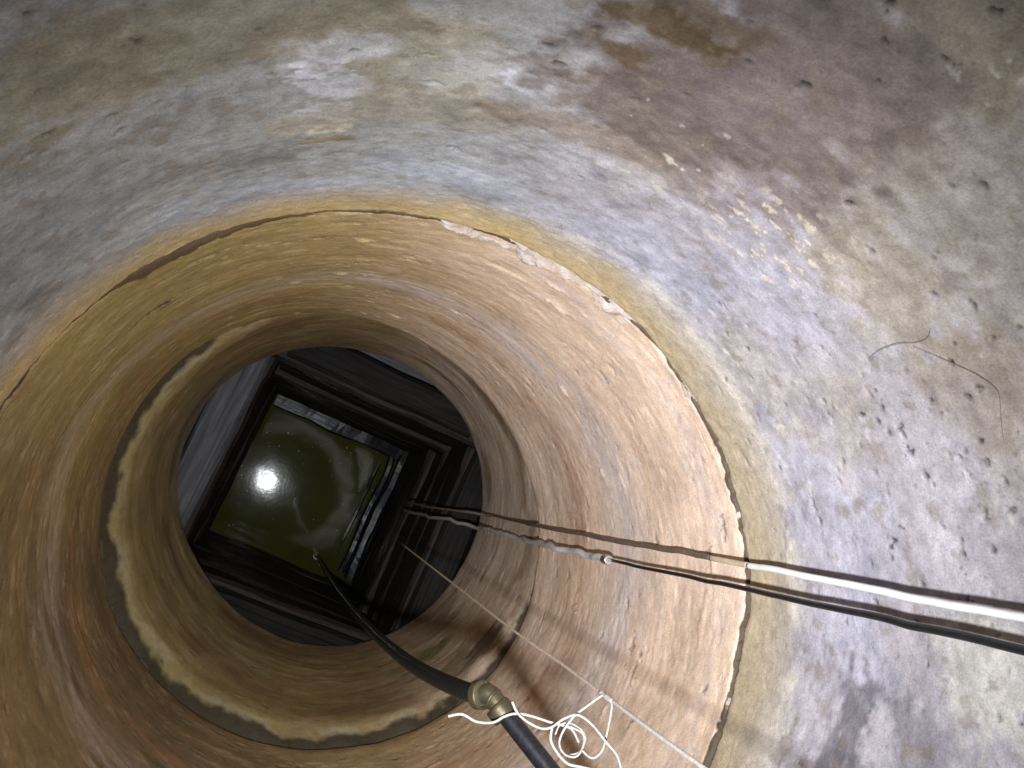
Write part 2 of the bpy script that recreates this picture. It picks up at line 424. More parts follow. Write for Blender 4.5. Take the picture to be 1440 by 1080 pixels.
def px_pits(lst, c):
    o = []
    for px, py, rad, dep, el in lst:
        t, d_ = on_cyl(px, py, c); o.append((t, d_, max(.0018, rad * .42), dep * .7, 0.6 + 0.45 * el))
    return o
pits1 = px_pits([(500, 76, .006, .005, 1), (197, 65, .006, .006, 1.2), (188, 62, .003, .004, 1), (45, 28, .005, .004, 1.6), (160, 168, .004, .004, 1.3), (225, 150, .003, .004, 1), (45, 222, .005, .006, 2.2), (65, 218, .004, .004, 1), (322, 90, .003, .003, 1.2), (365, 48, .003, .004, 1),
    (600, 80, .004, .004, 3), (720, 72, .005, .004, 3), (840, 40, .004, .004, 2), (765, 182, .004, .004, 2.4), (840, 180, .004, .004, 1.5), (1250, 10, .006, .006, 3), (1400, 20, .006, .006, 2), (1235, 112, .004, .006, 1), (1245, 60, .006, .004, 2.5), (1330, 85, .005, .005, 2.5),
    (1357, 668, .007, .009, 0.6), (1380, 652, .008, .008, 0.6), (1303, 565, .005, .005, .8), (1360, 560, .006, .006, 1.4), (1340, 485, .004, .005, 1), (1432, 462, .006, .006, 1.0), (1312, 415, .006, .005, 2.2), (1270, 632, .004, .005, .8), (1100, 572, .004, .004, 1.2), (1075, 525, .004, .004, .9), (1210, 530, .005, .004, .8),
    (1428, 610, .004, .004, 1.2), (1405, 672, .004, .004, .8), (1020, 470, .003, .004, 1), (1050, 460, .003, .003, 1), (1420, 945, .006, -.006, 1), (1380, 970, .004, .006, 1), (1300, 935, .004, .005, .8), (1350, 780, .006, .006, 1.3), (1345, 800, .004, .005, .6), (1215, 830, .004, .004, .8), (1435, 1010, .006, .006, .7)], C1)
for k in range(520):
    t = rng.uniform(0, 2 * np.pi); dd = rng.uniform(0.2, 0.93); s = rng.random() ** 3
    pits1.append((t, dd, 0.0016 + 0.0012 * s, 0.001 + 0.0035 * s, rng.uniform(0.7, 2.2)))
t0, d0 = on_cyl(1320, 660, C1)
for k in range(90):
    s = rng.random() ** 2
    pits1.append((t0 + rng.normal(0, .22), d0 + rng.normal(0, .08), 0.0018 + 0.0012 * s, 0.0012 + 0.003 * s, rng.uniform(0.6, 1.4)))

rows1 = np.concatenate([np.linspace(-0.32, 0.24, 40)[:-1], np.linspace(0.24, 0.96, 330)[:-1], np.linspace(0.96, D1, 16)])
ring1 = make_ring('concrete_ring', M_ring1, 1500, rows1,
    lambda D: (np.full_like(D, C1[0]), np.full_like(D, C1[1])),
    lambda T, D: prof(T, KC) + (prof(T, K1) - prof(T, KC)) * np.clip(D / D1, 0, 1),
    lambda T: 0 * T, lambda T: jag(T, 70) - joint_gap(T), colour1, pits1, relief1, edge_bot=0.004)
tag(ring1, 'uppermost pale grey pitted concrete well ring with white and brown stains', 'well ring', 'stacked concrete well rings')

# ---- second ring
def relief2(P, T, D):
    h = 0.003 * fbm(P, (3, 3, 7), 3, 101) + 0.0007 * fbm(P, (10, 10, 28), 3, 102) + 0.0003 * fbm(P, (45, 45, 90), 2, 103)
    # a raised formwork seam that runs round the left side
    t0, d0 = on_cyl(97, 760, CM2); sw = np.exp(-(adiff(T, t0) / 0.55) ** 4)
    seam = d0 + 0.010 * fbm(circ_pts(T, 1.0), 3, 2, 104) + 0.03 * adiff(T, t0) ** 2
    h += 0.010 * sw * (0.6 + 0.6 * fbm(circ_pts(T, 1.0), 6, 3, 106)) * sstep(-0.003, 0.003, D - seam) * np.exp(-np.clip(D - seam, 0, 1) / 0.10)
    s = fbm(P, (12, 12, 30), 4, 109, 0.6)
    h += 0.0008 * sstep(0.38, 0.44, s)
    # recessed under the broken edge of the ring above
    for (a, b, add) in GAPS:
        w = sstep(0, 0.10, T - a) * sstep(0, 0.06, b - T)
        h += 0.003 * w * np.exp(-((D - D1) / 0.03) ** 2)
    return h
CM2 = (C1 + C2) / 2
def colour2(P, T, D, dirt_shade, disp):
    n1 = fbm(P, (3, 3, 7), 4, 120); n2 = fbm(P, (8, 8, 26), 5, 130, 0.6); n3 = fbm(P, (36, 36, 80), 3, 140, 0.6)
    n4 = fbm(P, 12, 4, 145, 0.6)
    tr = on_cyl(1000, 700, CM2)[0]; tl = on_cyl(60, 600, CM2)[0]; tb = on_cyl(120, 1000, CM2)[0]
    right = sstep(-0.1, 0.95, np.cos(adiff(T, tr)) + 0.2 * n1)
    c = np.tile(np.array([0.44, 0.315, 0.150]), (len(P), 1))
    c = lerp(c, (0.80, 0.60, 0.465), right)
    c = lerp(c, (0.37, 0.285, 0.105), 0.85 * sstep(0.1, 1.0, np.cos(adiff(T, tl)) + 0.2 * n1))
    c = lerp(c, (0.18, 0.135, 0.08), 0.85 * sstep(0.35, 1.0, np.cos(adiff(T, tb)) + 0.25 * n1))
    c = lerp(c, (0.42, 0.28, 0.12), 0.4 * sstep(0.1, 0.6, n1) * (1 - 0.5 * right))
    # pale lime bands left by falling water levels
    dpale = 1.42 + 0.05 * fbm(circ_pts(T, 1.0), 2, 2, 151)
    band = np.exp(-((D - dpale) / 0.075) ** 2) * sstep(-0.35, 0.35, n2 + 0.3)
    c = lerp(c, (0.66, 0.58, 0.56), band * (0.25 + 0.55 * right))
    band2 = np.exp(-((D - 1.06) / 0.05) ** 2) * sstep(-0.2, 0.5, n2)
    c = lerp(c, (0.62, 0.52, 0.50), band2 * right * 0.6)
    c = lerp(c, (0.34, 0.18, 0.10), 0.55 * np.exp(-((D - 1.60) / 0.06) ** 2) * sstep(-0.2, 0.5, n2 + 0.2))
    c = lerp(c, (0.30, 0.19, 0.09), 0.3 * sstep(0.25, 0.7, n2 + 0.4 * n4) * (1 - 0.5 * right))
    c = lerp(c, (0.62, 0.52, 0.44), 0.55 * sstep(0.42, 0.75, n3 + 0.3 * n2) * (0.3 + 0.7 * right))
    c *= (1 + 0.12 * n2 + 0.12 * n3 + 0.14 * n4)[:, None]
    c = lerp(c, (0.05, 0.034, 0.02), 0.95 * sstep(0.0058, 0.0042, D - D1 + 0.003 * n4 + 0.002 * n3))
    for (a, b, add) in GAPS:
        wg = sstep(0, 0.30, T - a) * sstep(0, 0.10, b - T) * (0.026 + 0.030 * fbm(P, (14, 14, 24), 5, 171, 0.68))
        c = lerp(c, (0.10, 0.065, 0.035), 0.95 * sstep(-0.003, 0.003, wg - (D - D1)))
    fl = fbm(P, (55, 55, 80), 3, 161, 0.6)
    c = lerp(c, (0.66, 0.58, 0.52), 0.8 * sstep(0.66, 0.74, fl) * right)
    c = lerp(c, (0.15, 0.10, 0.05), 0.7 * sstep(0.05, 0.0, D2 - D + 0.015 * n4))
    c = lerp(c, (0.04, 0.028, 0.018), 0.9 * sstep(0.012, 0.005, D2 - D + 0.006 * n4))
    for px, py, rt, rd in [(216, 440, .020, .010), (228, 433, .022, .007), (246, 426, .02, .004)]:
        c = lerp(c, (0.11, 0.075, 0.04), 0.9 * blob_w(T, D, P, CM2, px, py, rt, rd, 0.25 * n3))
    return c * (1 - 0.65 * dirt_shade[:, None])
pits2 = px_pits([(970, 665, .006, .004, .6), (1004, 590, .004, .004, .8), (82, 557, .003, .004, 1), (885, 740, .004, .005, .8), (905, 905, .006, -.004, .6), (520, 330, .004, .003, 2), (345, 450, .004, .003, 2)], CM2)
for px, py, rad, dep, el in [(222, 436, .006, .007, 2.6), (214, 441, .005, .005, 2.0)]:
    t, d_ = on_cyl(px, py, CM2); pits2.append((t, d_, rad, dep, el))
for k in range(500):
    s = rng.random() ** 3; sg = 1 if rng.random() < .6 else -1
    pits2.append((rng.uniform(0, 2 * np.pi), rng.uniform(1.02, 1.85), 0.0022 + 0.003 * s, sg * (0.001 + 0.003 * s), rng.uniform(1, 4)))
rows2 = np.concatenate([np.linspace(D1, 1.02, 26)[:-1], np.linspace(1.02, 1.85, 210)[:-1], np.linspace(1.85, D2, 14)])
def mixp(Ka, Kb, T, w): return prof(T, Ka) * (1 - w) + prof(T, Kb) * w
w2 = lambda D: np.clip((D - D1) / (D2 - D1), 0, 1)
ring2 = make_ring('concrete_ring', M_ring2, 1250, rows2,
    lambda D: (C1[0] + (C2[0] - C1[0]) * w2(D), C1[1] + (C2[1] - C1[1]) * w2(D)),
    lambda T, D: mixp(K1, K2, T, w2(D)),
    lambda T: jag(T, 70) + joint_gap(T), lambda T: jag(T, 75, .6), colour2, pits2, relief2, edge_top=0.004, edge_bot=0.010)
tag(ring2, 'middle ochre and tan concrete well ring with pale horizontal streaks below the jagged joint', 'well ring', 'stacked concrete well rings')

# ---- third ring
w3 = lambda D: np.clip((D - D2) / (D3 - D2), 0, 1)
CM3 = (C3a + C3b) / 2
def relief3(P, T, D):
    h = 0.003 * fbm(P, (4, 4, 8), 3, 201) + 0.0007 * fbm(P, (12, 12, 40), 3, 202)
    h += 0.016 * np.exp(-(D - D2 - 0.012) / 0.025) * (1 + 0.9 * fbm(P, 7, 4, 207))
    return h
def colour3(P, T, D, dirt_shade, disp):
    n1 = fbm(P, (4, 4, 7), 4, 220); n2 = fbm(P, (9, 9, 30), 4, 230, 0.6); n4 = fbm(P, 16, 4, 245, 0.6)
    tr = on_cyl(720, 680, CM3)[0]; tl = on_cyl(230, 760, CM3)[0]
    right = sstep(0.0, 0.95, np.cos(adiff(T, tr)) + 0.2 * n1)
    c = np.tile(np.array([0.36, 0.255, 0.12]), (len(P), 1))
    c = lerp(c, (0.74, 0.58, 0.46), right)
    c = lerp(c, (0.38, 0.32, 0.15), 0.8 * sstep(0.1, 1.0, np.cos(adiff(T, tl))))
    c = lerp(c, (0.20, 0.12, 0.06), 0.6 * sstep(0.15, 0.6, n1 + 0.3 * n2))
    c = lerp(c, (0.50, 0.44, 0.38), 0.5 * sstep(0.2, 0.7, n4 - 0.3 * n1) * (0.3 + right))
    # grime and moss under the second joint, darkened for the elbow's cast shadow
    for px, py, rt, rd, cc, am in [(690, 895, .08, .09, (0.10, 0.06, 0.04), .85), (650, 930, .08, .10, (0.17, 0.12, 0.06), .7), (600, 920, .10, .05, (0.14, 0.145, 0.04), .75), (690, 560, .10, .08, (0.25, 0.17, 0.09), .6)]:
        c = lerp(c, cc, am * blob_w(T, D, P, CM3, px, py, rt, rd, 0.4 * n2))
    # pale worn arris, contact shadow painted near-black on the ledge
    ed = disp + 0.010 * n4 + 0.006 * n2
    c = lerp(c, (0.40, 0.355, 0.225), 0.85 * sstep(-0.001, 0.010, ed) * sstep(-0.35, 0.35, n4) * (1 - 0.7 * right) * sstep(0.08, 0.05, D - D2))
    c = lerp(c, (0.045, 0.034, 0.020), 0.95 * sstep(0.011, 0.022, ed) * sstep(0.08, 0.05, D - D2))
    c = lerp(c, (0.22, 0.20, 0.20), 0.5 * sstep(0.10, 0.0, D3 - D + 0.03 * n4))
    c *= (1 + 0.18 * n2 + 0.16 * n4)[:, None]
    return c * (1 - 0.5 * dirt_shade[:, None])
pits3 = [(rng.uniform(0, 6.28), rng.uniform(1.95, 2.6), 0.005, 0.003, rng.uniform(1, 3)) for k in range(90)]
rows3 = np.concatenate([np.linspace(D2, 1.96, 34)[:-1], np.linspace(1.96, 2.66, 110)[:-1], np.linspace(2.66, D3, 14)])
rows3 = rows3 + 0.006
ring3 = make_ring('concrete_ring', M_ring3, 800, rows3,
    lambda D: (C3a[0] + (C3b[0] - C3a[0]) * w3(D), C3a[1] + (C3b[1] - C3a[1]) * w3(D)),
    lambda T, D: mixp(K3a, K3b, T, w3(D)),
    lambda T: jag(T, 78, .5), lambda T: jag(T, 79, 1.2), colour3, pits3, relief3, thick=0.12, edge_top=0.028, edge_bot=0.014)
tag(ring3, 'lowest dark olive brown concrete well ring, set sideways with a ledge above the timber', 'well ring', 'stacked concrete well rings')

# ---- mortar in the first joint
def band_mesh(t0, t1, n, m, fn):
    Tt = np.linspace(t0, t1, n); V = np.array([fn(t, u) for t in Tt for u in np.linspace(0, 1, m)])
    Fc = [(i * m + j, i * m + j + 1, (i + 1) * m + j + 1, (i + 1) * m + j) for i in range(n - 1) for j in range(m - 1)]
    return V, Fc
def fill_fn(t, u):
    r = 0.5003 + 0.030; dd = D1 - 0.05 + 0.1 * u
    return (C1[0] + r * math.cos(t), C1[1] + r * math.sin(t), ZC - dd)
V, Fc = band_mesh(0, 2 * np.pi, 361, 4, fill_fn)
link_mesh('joint_fill', V, Fc, M_dmortar, ring2)

def mortar(pa, pb, height, proud, seed, off=0.0):
    ta, tb = th(*pa, C1), th(*pb, C1)
    t0, t1 = min(ta, tb), max(ta, tb); n, m = 260, 22
    Tt = np.linspace(t0, t1, n); U = np.linspace(0, 1, m)
    TT, UU = np.meshgrid(Tt, U, indexing='ij')
    P = np.c_[np.cos(TT.ravel()) * .5, np.sin(TT.ravel()) * .5, UU.ravel() * 0.06]
    lump = fbm(P, 17, 5, seed, 0.55).reshape(n, m); wob = fbm(np.c_[P[:, :2], 0 * P[:, 2]], 14, 3, seed + 3).reshape(n, m)
    fine = fbm(P, 110, 3, seed + 9, 0.6).reshape(n, m)
    s = np.clip((Tt - t0) / (t1 - t0), 0, 1); taper = (sstep(0, .28, s) * sstep(1, .80, s))[:, None]
    jj = jag(Tt, 70)[:, None]
    hh = height * (0.85 + 0.75 * wob) * (0.35 + 0.65 * taper)
    dd = D1 + jj + off - 0.002 + hh * UU
    pr = proud * (0.45 + 1.15 * lump + 0.18 * fine) * taper - 0.0025
    edge = np.sqrt(np.clip(1 - (2 * UU - 1) ** 4, 0, 1))
    R = (prof(TT, K1)) + 0.004 - pr * edge + (1 - edge) * 0.010
    V = np.stack([C1[0] + R * np.cos(TT), C1[1] + R * np.sin(TT), ZC - dd], -1).reshape(-1, 3)
    Fc = [(i * m + j, i * m + j + 1, (i + 1) * m + j + 1, (i + 1) * m + j) for i in range(n - 1) for j in range(m - 1)]
    return link_mesh('mortar_patch', V, Fc, M_mortar, ring2)
mortar((600, 310), (760, 358), 0.046, 0.012, 301)
mortar((715, 336), (898, 468), 0.052, 0.014, 311)
mortar((940, 515), (972, 575), 0.020, 0.006, 321, 0.004)
mortar((1012, 965), (1018, 1000), 0.016, 0.006, 331, 0.002)

# ------------------------------------------------------------------ earth round the well
def lathe(profile, n):
    V = []
    for r, z, c in profile:
        for k in range(n):
            a = 2 * math.pi * k / n; V.append((c[0] + r * math.cos(a), c[1] + r * math.sin(a), z))
    Fc = grid_faces(n, len(profile))
    return np.array(V), Fc
V, Fc = lathe([(60, 0, (0, 0)), (8, 0, (.15, -.15)), (0.66, 0, (.16, -.14)), (0.66, ZC - 2.55, (.18, -.11)), (0.95, ZC - 2.75, (.2, -.09)), (0.95, ZC - 4.9, (.2, -.09)), (0.001, ZC - 4.9, (.2, -.09))], 96)
tag(link_mesh('ground', V, Fc, M_earth), kind='structure')

# ------------------------------------------------------------------ timber crib
DW = 4.10                                   # water level below the lens
CR = np.array([0.214, -0.111]); A0 = math.radians(-23.5); HALF = 0.372
crib = empty('timber_crib', (CR[0], CR[1], ZC - 4.7))
tag(crib, 'square crib of wet black timber beams lining the bottom of the well', 'timber lining')

def beam_mesh(name, length, w, h, seed, rough=0.006):
    """a hewn beam along x: bevelled box with a wavering face, 13 x 8 section points"""
    sec = []
    b = 0.012
    for (y, z) in [(-w / 2 + b, -h / 2), (w / 2 - b, -h / 2), (w / 2, -h / 2 + b), (w / 2, 0), (w / 2, h / 2 - b), (w / 2 - b, h / 2), (-w / 2 + b, h / 2), (-w / 2, h / 2 - b), (-w / 2, 0), (-w / 2, -h / 2 + b)]:
        sec.append((y, z))
    n = 24; m = len(sec); V = []
    for i in range(n):
        x = -length / 2 + length * i / (n - 1)
        for (y, z) in sec: V.append((x, y, z))
    V = np.array(V); V[:, 1] += rough * fbm(V, (5, 9, 9), 3, seed); V[:, 2] += rough * 0.7 * fbm(V, (4, 9, 9), 3, seed + 7)
    Fc = [(i * m + j, i * m + (j + 1) % m, (i + 1) * m + (j + 1) % m, (i + 1) * m + j) for i in range(n - 1) for j in range(m)]
    Vc = np.vstack([V, [(-length / 2, 0, 0), (length / 2, 0, 0)]]); c0, c1 = len(V), len(V) + 1
    Fc += [(c0, (j + 1) % m, j, j) for j in range(m)]
    return Vc, Fc, m, n, c1
def add_beam(name, length, w, h, seed, mat, side, off, depth, rough=0.006, tilt=0.0, roll=0.0):
    Vc, Fc, m, n, c1 = beam_mesh(name, length, w, h, seed, rough)
    me = bpy.data.meshes.new(name)
    k = (n - 1) * m
    quads = [f for f in Fc if f[2] != f[3]]
    tris = [(c1 - 1, (j + 1) % m, j) for j in range(m)] + [(c1, k + j, k + (j + 1) % m) for j in range(m)]
    me.from_pydata([tuple(v) for v in Vc], [], [tuple(f)[::-1] for f in quads] + [t[::-1] for t in tris]); me.update()
    me.materials.append(mat)
    o = bpy.data.objects.new(name, me); COL.objects.link(o); o.parent = crib
    a = A0 + side * math.pi / 2                # side 0 = +y' wall, then anticlockwise
    nx, ny = -math.sin(a), math.cos(a)
    o.location = (nx * off, ny * off, (ZC - depth) - crib.location.z)
    o.rotation_euler = (roll, tilt, a)
    return o
H = 0.19
for side in range(4):
    for k in range(8):
        inset = random.uniform(-0.006, 0.010)
        if k == 3 and side == 3: inset = -0.022
        if k == 2 and side == 0: inset = -0.02
        long_ = ((k + side) % 2 == 0)
        w = 0.14
        add_beam('beam', (2 * HALF + 0.27) if long_ else (2 * HALF - 0.004 + (0.0)), w, H - 0.012, 500 + side * 20 + k, M_beam, side, HALF + w / 2 + inset, 2.86 + H * k, 0.009, random.uniform(-0.006, 0.006))
# sill beams at the water line, worn and sloping inwards
add_beam('sill_beam', 2 * HALF - .03, 0.085, 0.10, 801, M_wet, 0, HALF - 0.022, 4.138, 0.010, 0.0, math.radians(5))
for q_, (off_, ln_, wd_, dp_, rl_) in enumerate([(0.005, .06, .05, 4.120, 10), (0.060, .10, .042, 4.133, 7.5), (0.108, .22, .036, 4.139, 9.5)]):
    add_beam('sill_beam', 2 * HALF - ln_, wd_, 0.09, 803 + q_, M_wet, 3, HALF - off_, dp_, 0.010, 0.004, math.radians(rl_))
# boards lying on the crib, on which the lowest ring stands
for side in range(4):
    for j in range(2):
        add_beam('cap_board', 2 * HALF + (0.12 if side % 2 else -0.02) + 0.3 * (j == 1) - 0.02, 0.115, 0.036, 700 + side * 10 + j, M_cap if side == 1 or (side == 0 and j == 1) else M_dull, side, HALF + 0.075 + 0.122 * j + (0.004 if side else 0.0), 2.735 + (0.0 if side % 2 else 0.0) + 0.002 * j, 0.005)

# ------------------------------------------------------------------ water
mw, nt, p = new_mat('murky_green_water')
tc = nt.nodes.new('ShaderNodeTexCoord')
n = noise_node(nt, tc.outputs['Object'], 3.0, 5, 0.6, dist=1.2)
r = ramp(nt, n.outputs['Fac'], [(0.3, (0.040, 0.042, 0.006)), (0.7, (0.055, 0.057, 0.009))])
nt.links.new(r.outputs['Color'], p.inputs['Base Color'])
p.inputs['Roughness'].default_value = 0.07; p.inputs['IOR'].default_value = 1.33
n2 = noise_node(nt, tc.outputs['Object'], 14, 2, 0.5); n3 = noise_node(nt, tc.outputs['Object'], 60, 2, 0.5)
bump(nt, p, [(n2.outputs['Fac'], 0.08, 0.0016), (n3.outputs['Fac'], 0.10, 0.0006)])
nn = 60; g = np.linspace(-0.42, 0.42, nn)
GX, GY = np.meshgrid(g, g); ca, sa = math.cos(A0), math.sin(A0)
V = np.stack([CR[0] + ca * GX - sa * GY, CR[1] + sa * GX + ca * GY, np.full_like(GX, ZC - DW)], -1).reshape(-1, 3)
V[:, 2] += 0.0004 * fbm(V, 7, 2, 900)
I, J = np.meshgrid(np.arange(nn - 1), np.arange(nn - 1))
Fc = np.stack([J * nn + I, J * nn + I + 1, (J + 1) * nn + I + 1, (J + 1) * nn + I], -1).reshape(-1, 4)
tag(link_mesh('water', V, Fc, mw), kind='structure')

# specks of foam and litter on the water, some standing in for sparkles
V, Fc = [], []
def speck(x, y, r):
    b = len(V)
    for ring, (q, zz) in enumerate(((1.0, 0.0), (0.6, 0.45))):
        for k in range(7):
            a = 2 * math.pi * k / 7; V.append((x + r * q * math.cos(a) * random.uniform(.7, 1.2), y + r * q * math.sin(a) * random.uniform(.7, 1.2), ZC - DW + 0.0012 + r * zz))
    for k in range(7): Fc.append((b + k, b + (k + 1) % 7, b + 7 + (k + 1) % 7, b + 7 + k))
    V.append((x, y, ZC - DW + 0.0012 + r * .6))
    for k in range(7): Fc.append((b + 7 + k, b + 7 + (k + 1) % 7, b + 14, b + 14))
for (px, py, r) in [(405, 609, .006), (395, 547, .006), (391, 566, .005), (340, 668, .007), (352, 662, .006), (347, 690, .006), (340, 655, .005), (424, 580, .006), (434, 583, .006), (482, 709, .004), (420, 634, .004), (478, 652, .004), (488, 630, .004), (505, 690, .003), (322, 760, .005), (328, 763, .004), (524, 729, .006), (528, 725, .005)]:
    q = at(px, py, DW); speck(q[0], q[1], r * .75)
for k in range(70):
    x, y = random.uniform(-.33, .33), random.uniform(-.33, .33)
    speck(CR[0] + ca * x - sa * y, CR[1] + sa * x + ca * y, random.choice([.001, .0013, .0016, .0022, .003]))
M_foam_glint = simple('foam', (0.62, 0.62, 0.58), 0.4, nscale=40)  # pale foam, also used for the painted glints
me = bpy.data.meshes.new('foam_glint_specks'); me.from_pydata(V, [], [f if f[2] != f[3] else f[:3] for f in Fc]); me.update(); me.materials.append(M_foam_glint)
o = bpy.data.objects.new('foam_glint_speck', me); COL.objects.link(o); tag(o, 'scattered pale foam specks and painted glints on the green water', 'foam', kind='stuff')

# ------------------------------------------------------------------ tubes
def catmull(P, n):
    P = [np.array(p, float) for p in P]; P = [2 * P[0] - P[1]] + P + [2 * P[-1] - P[-2]]
    out = []
    for i in range(1, len(P) - 2):
        for k in range(n):
            t = k / n
            out.append(0.5 * ((2 * P[i]) + (-P[i - 1] + P[i + 1]) * t + (2 * P[i - 1] - 5 * P[i] + 4 * P[i + 1] - P[i + 2]) * t * t + (-P[i - 1] + 3 * P[i] - 3 * P[i + 1] + P[i + 2]) * t ** 3))
    out.append(P[-2]); return np.array(out)
def tube(name, pts, rad, mat, parent=None, seg=12, n=10, wob=0.0, seed=0, smooth_path=True):
    Q = catmull(pts, n) if smooth_path else np.array(pts, float)
    if wob:
        Q = Q + wob * np.stack([fbm(Q, 18, 2, seed + k) for k in range(3)], -1)
    m = len(Q); R = np.full(m, rad) if np.isscalar(rad) else np.interp(np.linspace(0, 1, m), np.linspace(0, 1, len(rad)), rad)
    Tn = np.gradient(Q, axis=0); Tn /= np.linalg.norm(Tn, axis=1)[:, None] + 1e-12
    u = np.cross(Tn[0], [0.3, 0.2, 0.9]); u /= np.linalg.norm(u); V = []
    for i in range(m):
        u = u - Tn[i] * (u @ Tn[i]); u /= np.linalg.norm(u); v = np.cross(Tn[i], u)
        for k in range(seg):
            a = 2 * math.pi * k / seg; V.append(Q[i] + R[i] * (math.cos(a) * u + math.sin(a) * v))
    Fc = [(i * seg + k, i * seg + (k + 1) % seg, (i + 1) * seg + (k + 1) % seg, (i + 1) * seg + k) for i in range(m - 1) for k in range(seg)]
    V += [Q[0], Q[-1]]; a, b = len(V) - 2, len(V) - 1
    me = bpy.data.meshes.new(name)
    e = (m - 1) * seg
    me.from_pydata([tuple(q) for q in V], [], Fc + [(a, (k + 1) % seg, k) for k in range(seg)] + [(b, e + k, e + (k + 1) % seg) for k in range(seg)])
    me.polygons.foreach_set('use_smooth', [True] * len(me.polygons)); me.update(); me.materials.append(mat)
    o = bpy.data.objects.new(name, me); COL.objects.link(o)
    if parent is not None:
        o.parent = parent; o.matrix_parent_inverse = Matrix.Translation(-Vector(parent.location))
    return o

def wall_pt(px, py, c, stand):
    """a point standing off the wall by `stand` metres"""
    t, d_ = on_cyl(px, py, c, 0.5 - stand)
    r = 0.5 - stand
    return np.array([c[0] + r * math.cos(t), c[1] + r * math.sin(t), ZC - d_])

# white cable, its lower length brown with clay
wc = empty('white_cable', (0.66, -0.13, ZC - 1.0))
tag(wc, 'white plastic cable down the right wall, its lower half stained brown with clay', 'cable', 'cables down the right wall')
top = wall_pt(1440, 868, C1, .040)
hi = [(0.80, -0.12, -0.01), (0.735, -0.12, 0.19), (0.66, -0.125, 0.195), (0.640, -0.13, 0.05), (top[0] - .002, top[1], ZC - .30)]
A = [top] + [wall_pt(x, y, C1, s) for x, y, s in ((1340, 852, .040), (1240, 832, .038), (1150, 814, .034), (1090, 801, .028), (1052, 795, .022))]
tube('white_sheath', hi + A, 0.0041, M_white, wc, wob=0.0012, seed=31)
_c = wall_pt(1000, 785, CM2, .018)
tube('discoloured_sheath', [A[-1], (A[-1] + _c) / 2, _c], [.0041, .0041], M_tansh, wc)
B = [wall_pt(x, y, CM2, s) for x, y, s in ((1000, 785, .018), (960, 776, .016), (880, 764, .015), (820, 752, .016), (762, 741, .016))] + [wall_pt(x, y, CM3, .014) for x, y in ((720, 731), (690, 725))]
B += [at(650, 719, 2.50), at(605, 713, 2.72), at(572, 706, 3.06)]
tube('stained_sheath', B, 0.0040, M_brown, wc, wob=0.0018, seed=35)

# black cable ending in a pale sleeve
bc = empty('black_cable', (0.64, -0.17, ZC - 1.0))
tag(bc, 'black cable down the right wall, joined lower down to a dirty white sleeve', 'cable', 'cables down the right wall')
top = wall_pt(1440, 914, C1, .040)
hi = [(0.80, -0.20, -0.01), (0.73, -0.19, 0.19), (0.65, -0.185, 0.195), (0.630, -0.18, 0.05), (top[0], top[1], ZC - .30)]
A = [top] + [wall_pt(x, y, C1, .040) for x, y in ((1300, 883), (1200, 861), (1060, 831))] + [wall_pt(x, y, CM2, .036) for x, y in ((960, 809), (900, 797), (855, 787))]
tube('black_sheath', hi + A, [0.0043] * 6 + [0.0038, 0.0034, 0.0030, 0.0028], M_black, bc, wob=0.0008, seed=41)
q0 = A[-1]
Sl = [wall_pt(853, 787, CM2, .036)] + [wall_pt(x, y, CM2, .034) for x, y in ((830, 781), (800, 774), (772, 768))] + [wall_pt(x, y, CM3, s) for x, y, s in ((735, 758, .03), (705, 750, .026), (690, 745, .025))]
sl = tube('white_sleeve', Sl, [.0068, .0062], M_sleeve, bc, wob=0.004, seed=44)
SD = [Sl[-1], at(672, 742, 2.44), at(650, 735, 2.49), at(620, 727, 2.58), at(595, 724, 2.76), at(567, 719, 3.05)]
tube('muddy_sleeve', SD, [.0062, .006, .0058, .005], M_mudsl, bc, wob=0.006, seed=47)
d_ = (Sl[1] - Sl[0]); d_ /= np.linalg.norm(d_)
tube('clamp', [Sl[0] - d_ * .012, Sl[0] - d_ * .010, Sl[0] + d_ * .008, Sl[0] + d_ * .010], [0.006, 0.0098, 0.0098, 0.009], M_steel, bc, seg=16, n=3)

# black hose with a brass elbow
hz = empty('water_hose', (0.25, -0.26, ZC - .9))
tag(hz, 'black plastic suction hose with a brass elbow hanging into the green water', 'hose')
fit = at(692, 984, .875)
_h0, _h1 = at(712, 1006, .862), at(772, 1082, .815)
up = [(0.62, -0.86, -0.0), (0.55, -0.74, 0.16), (0.44, -0.62, 0.20), (0.42, -0.54, 0.05), (0.41, -0.49, -0.2), (0.395, -0.45, -0.5), tuple(_h0 + (_h1 - _h0) * 2.2), tuple(_h0 + (_h1 - _h0) * 1.6), tuple(_h1), tuple(_h0 + (_h1 - _h0) * .5), tuple(_h0)]
tube('upper_hose', up, 0.0105, M_hose, hz, seg=18)
low = [at(672, 976, .885), at(655, 972, .92), at(620, 957, 1.02), (at(588, 940, 1.16)), at(560, 920, 1.34), at(525, 889, 1.78), at(490, 850, 2.45), at(464, 814, 3.45), at(447, 783, 4.10), at(440, 772, 4.4)]
tube('lower_hose', low, [0.0108] * 6 + [.0105, .010, .010, .010], M_hose, hz, seg=18, n=14)
elb = tube('brass_elbow', [at(676, 977, .884), at(684, 975, .878), at(692, 979, .873), at(698, 988, .868), at(704, 997, .864)], 0.0108, M_brass, hz, seg=20, n=6)
cdir = (at(664, 975, .90) - at(684, 975, .878)); cdir /= np.linalg.norm(cdir)
c0 = at(676, 977, .884)
col_ = tube('collar', [c0 - cdir * .006, c0 - cdir * .005, c0 + cdir * .005, c0 + cdir * .006], [.0115, .0162, .0162, .0115], M_brass, elb, seg=24, n=3, smooth_path=True)
ndir = (at(716, 1012, .858) - at(698, 990, .868)); ndir /= np.linalg.norm(ndir)
n0 = at(705, 1000, .8635)
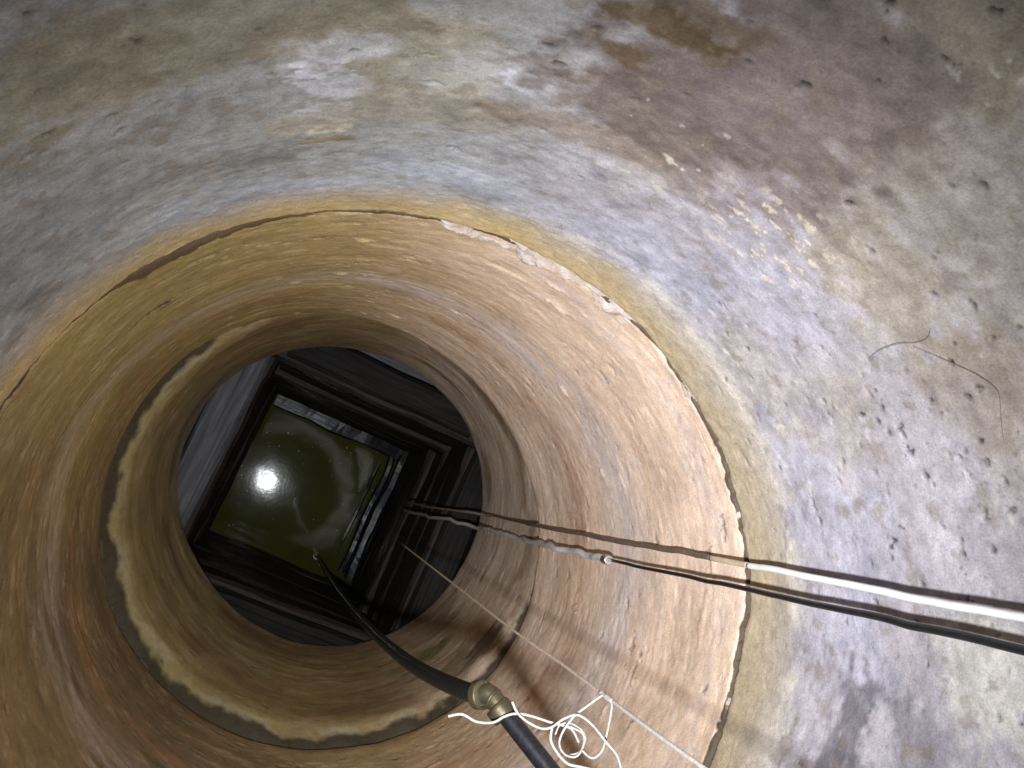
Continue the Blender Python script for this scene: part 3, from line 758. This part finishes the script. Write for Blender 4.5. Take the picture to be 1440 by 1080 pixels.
tube('hex_nut', [n0 - ndir * .0085, n0 - ndir * .007, n0 + ndir * .007, n0 + ndir * .0085], [.012, .0165, .0165, .012], M_brass, elb, seg=6, n=3)
for k in range(1, 2):
    r0 = at(690 + 4 * k, 977 + 6 * k, .874 - .003 * k); d2 = ndir * .4 - cdir * .6 * (1 - k / 3) + ndir * .3 * k; d2 /= np.linalg.norm(d2)
    tube('thread_ring', [r0 - d2 * .0016, r0 - d2 * .001, r0 + d2 * .001, r0 + d2 * .0016], [.0112, .0126, .0126, .0112], M_brass, elb, seg=20, n=2)
# glints where the hose meets the water, built as pale solid shapes
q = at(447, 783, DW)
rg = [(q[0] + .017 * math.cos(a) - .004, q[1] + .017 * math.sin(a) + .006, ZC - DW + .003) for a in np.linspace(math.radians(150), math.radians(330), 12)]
tube('glint_crescent', rg, [.001, .0035, .004, .001], M_foam_glint, hz, seg=8, n=3)
q1 = at(449, 796, 3.97); q2 = at(450, 788, 4.03)
tube('glint_sliver', [q1 + np.array([0, .004, .008]), (q1 + q2) / 2 + np.array([0, .004, .008]), q2 + np.array([0, .004, .008])], [.001, .006, .001], M_foam_glint, hz, seg=8, n=3)  # white highlight on the hose, modelled as a pale sliver

# string
stg = empty('hanging_string', (0.37, -0.25, ZC - .8))
tag(stg, 'thin taut beige string running diagonally down past the hose', 'string')
_a, _b = at(850, 978, .83), at(990, 1080, .62)
P_up = [(0.56, -0.80, 0.0), (0.52, -0.70, 0.165), (0.47, -0.60, 0.185)] + [_a + (_b - _a) * t for t in (4.2, 3.4, 2.6, 1.9, 1.4)]
P_hi = [at(990, 1080, .62), at(920, 1030, .71), at(850, 978, .83)]
P_lo = [at(850, 978, .83), at(785, 930, .99), at(720, 885, 1.19), at(640, 823, 1.62), at(565, 765, 2.4)]
tube('string_upper', P_up + P_hi, 0.0023, M_string, stg, seg=8)
tube('string_lower', P_lo, [0.0021, .0021, .0022, .0023], M_stringd, stg, seg=8)
q = P_lo[-1]; tube('string_tail', [q, q + np.array([0.002, .002, -.8]), q + np.array([.004, .004, -1.75])], 0.0008, M_dark_tail, stg, seg=6)  # tail coloured black so it is lost in the dark below

# white cord, knotted to the string and tangled over the elbow
cd = empty('tangled_twine', tuple(at(760, 1010, .83)))
tag(cd, 'white cotton cord in loose tangled loops tied to the string beside the brass elbow', 'cord')
def z3(x, y, dep): return at(560 + x / 3.0, 860 + y / 3.0, dep)
def strand(lst, d0, d1, r=0.0017, seed=0):
    r *= 0.85
    n_ = len(lst); return tube('strand', [z3(x, y, d0 + (d1 - d0) * i / (n_ - 1)) for i, (x, y) in enumerate(lst)], r, M_cord, cd, seg=8, n=8, wob=0.0008, seed=seed)
strand([(212, 440), (270, 432), (330, 462), (400, 466), (450, 441), (500, 428), (560, 437), (640, 465), (700, 482), (735, 502), (762, 552)], .835, .845, .0017, 1)
strand([(482, 380), (508, 428), (560, 470), (610, 492), (650, 486), (700, 452), (760, 437), (820, 480), (880, 555), (920, 602), (938, 655), (935, 700)], .838, .80, .0016, 2)
strand([(862, 352), (800, 394), (742, 438), (696, 500), (678, 560), (700, 606), (748, 616), (778, 572), (780, 520), (740, 492), (690, 474)], .826, .846, .0015, 3)
strand([(650, 486), (643, 540), (668, 592), (712, 640), (770, 655), (830, 672), (900, 720)], .830, .80, .0018, 4)
strand([(898, 372), (902, 410), (885, 500), (862, 582), (820, 615), (775, 585)], .824, .835, .0015, 5)
strand([(690, 600), (730, 606), (768, 590), (790, 540), (772, 500), (720, 470), (680, 480), (662, 520)], .846, .842, .0011, 6)
kp = at(850, 978, .828); kd = (P_hi[1] - P_hi[2]); kd /= np.linalg.norm(kd)
tube('knot', [kp - kd * .012, kp - kd * .007, kp, kp + kd * .008, kp + kd * .022], [.002, 0.0034, .0028, .0034, .0022], M_string, cd, seg=10, n=4, wob=0.002, seed=9)

# rootlets stuck to the upper ring
def root(lst, label):
    tag(tube('dry_rootlet', [wall_pt(x, y, C1, .003) for x, y in lst], [.0002, .00038, .0003, .00018], M_root, seg=6, n=8, wob=.001, seed=len(lst)), label, 'root', 'rootlets on the upper ring')
root([(1222, 505), (1238, 493), (1262, 484), (1290, 481), (1304, 474), (1308, 462)], 'short curved dark rootlet on the tan patch of the upper ring')
root([(1285, 488), (1320, 503), (1352, 516), (1382, 532), (1405, 553), (1409, 590), (1412, 622)], 'long hooked dark rootlet bending down the right side of the upper ring')
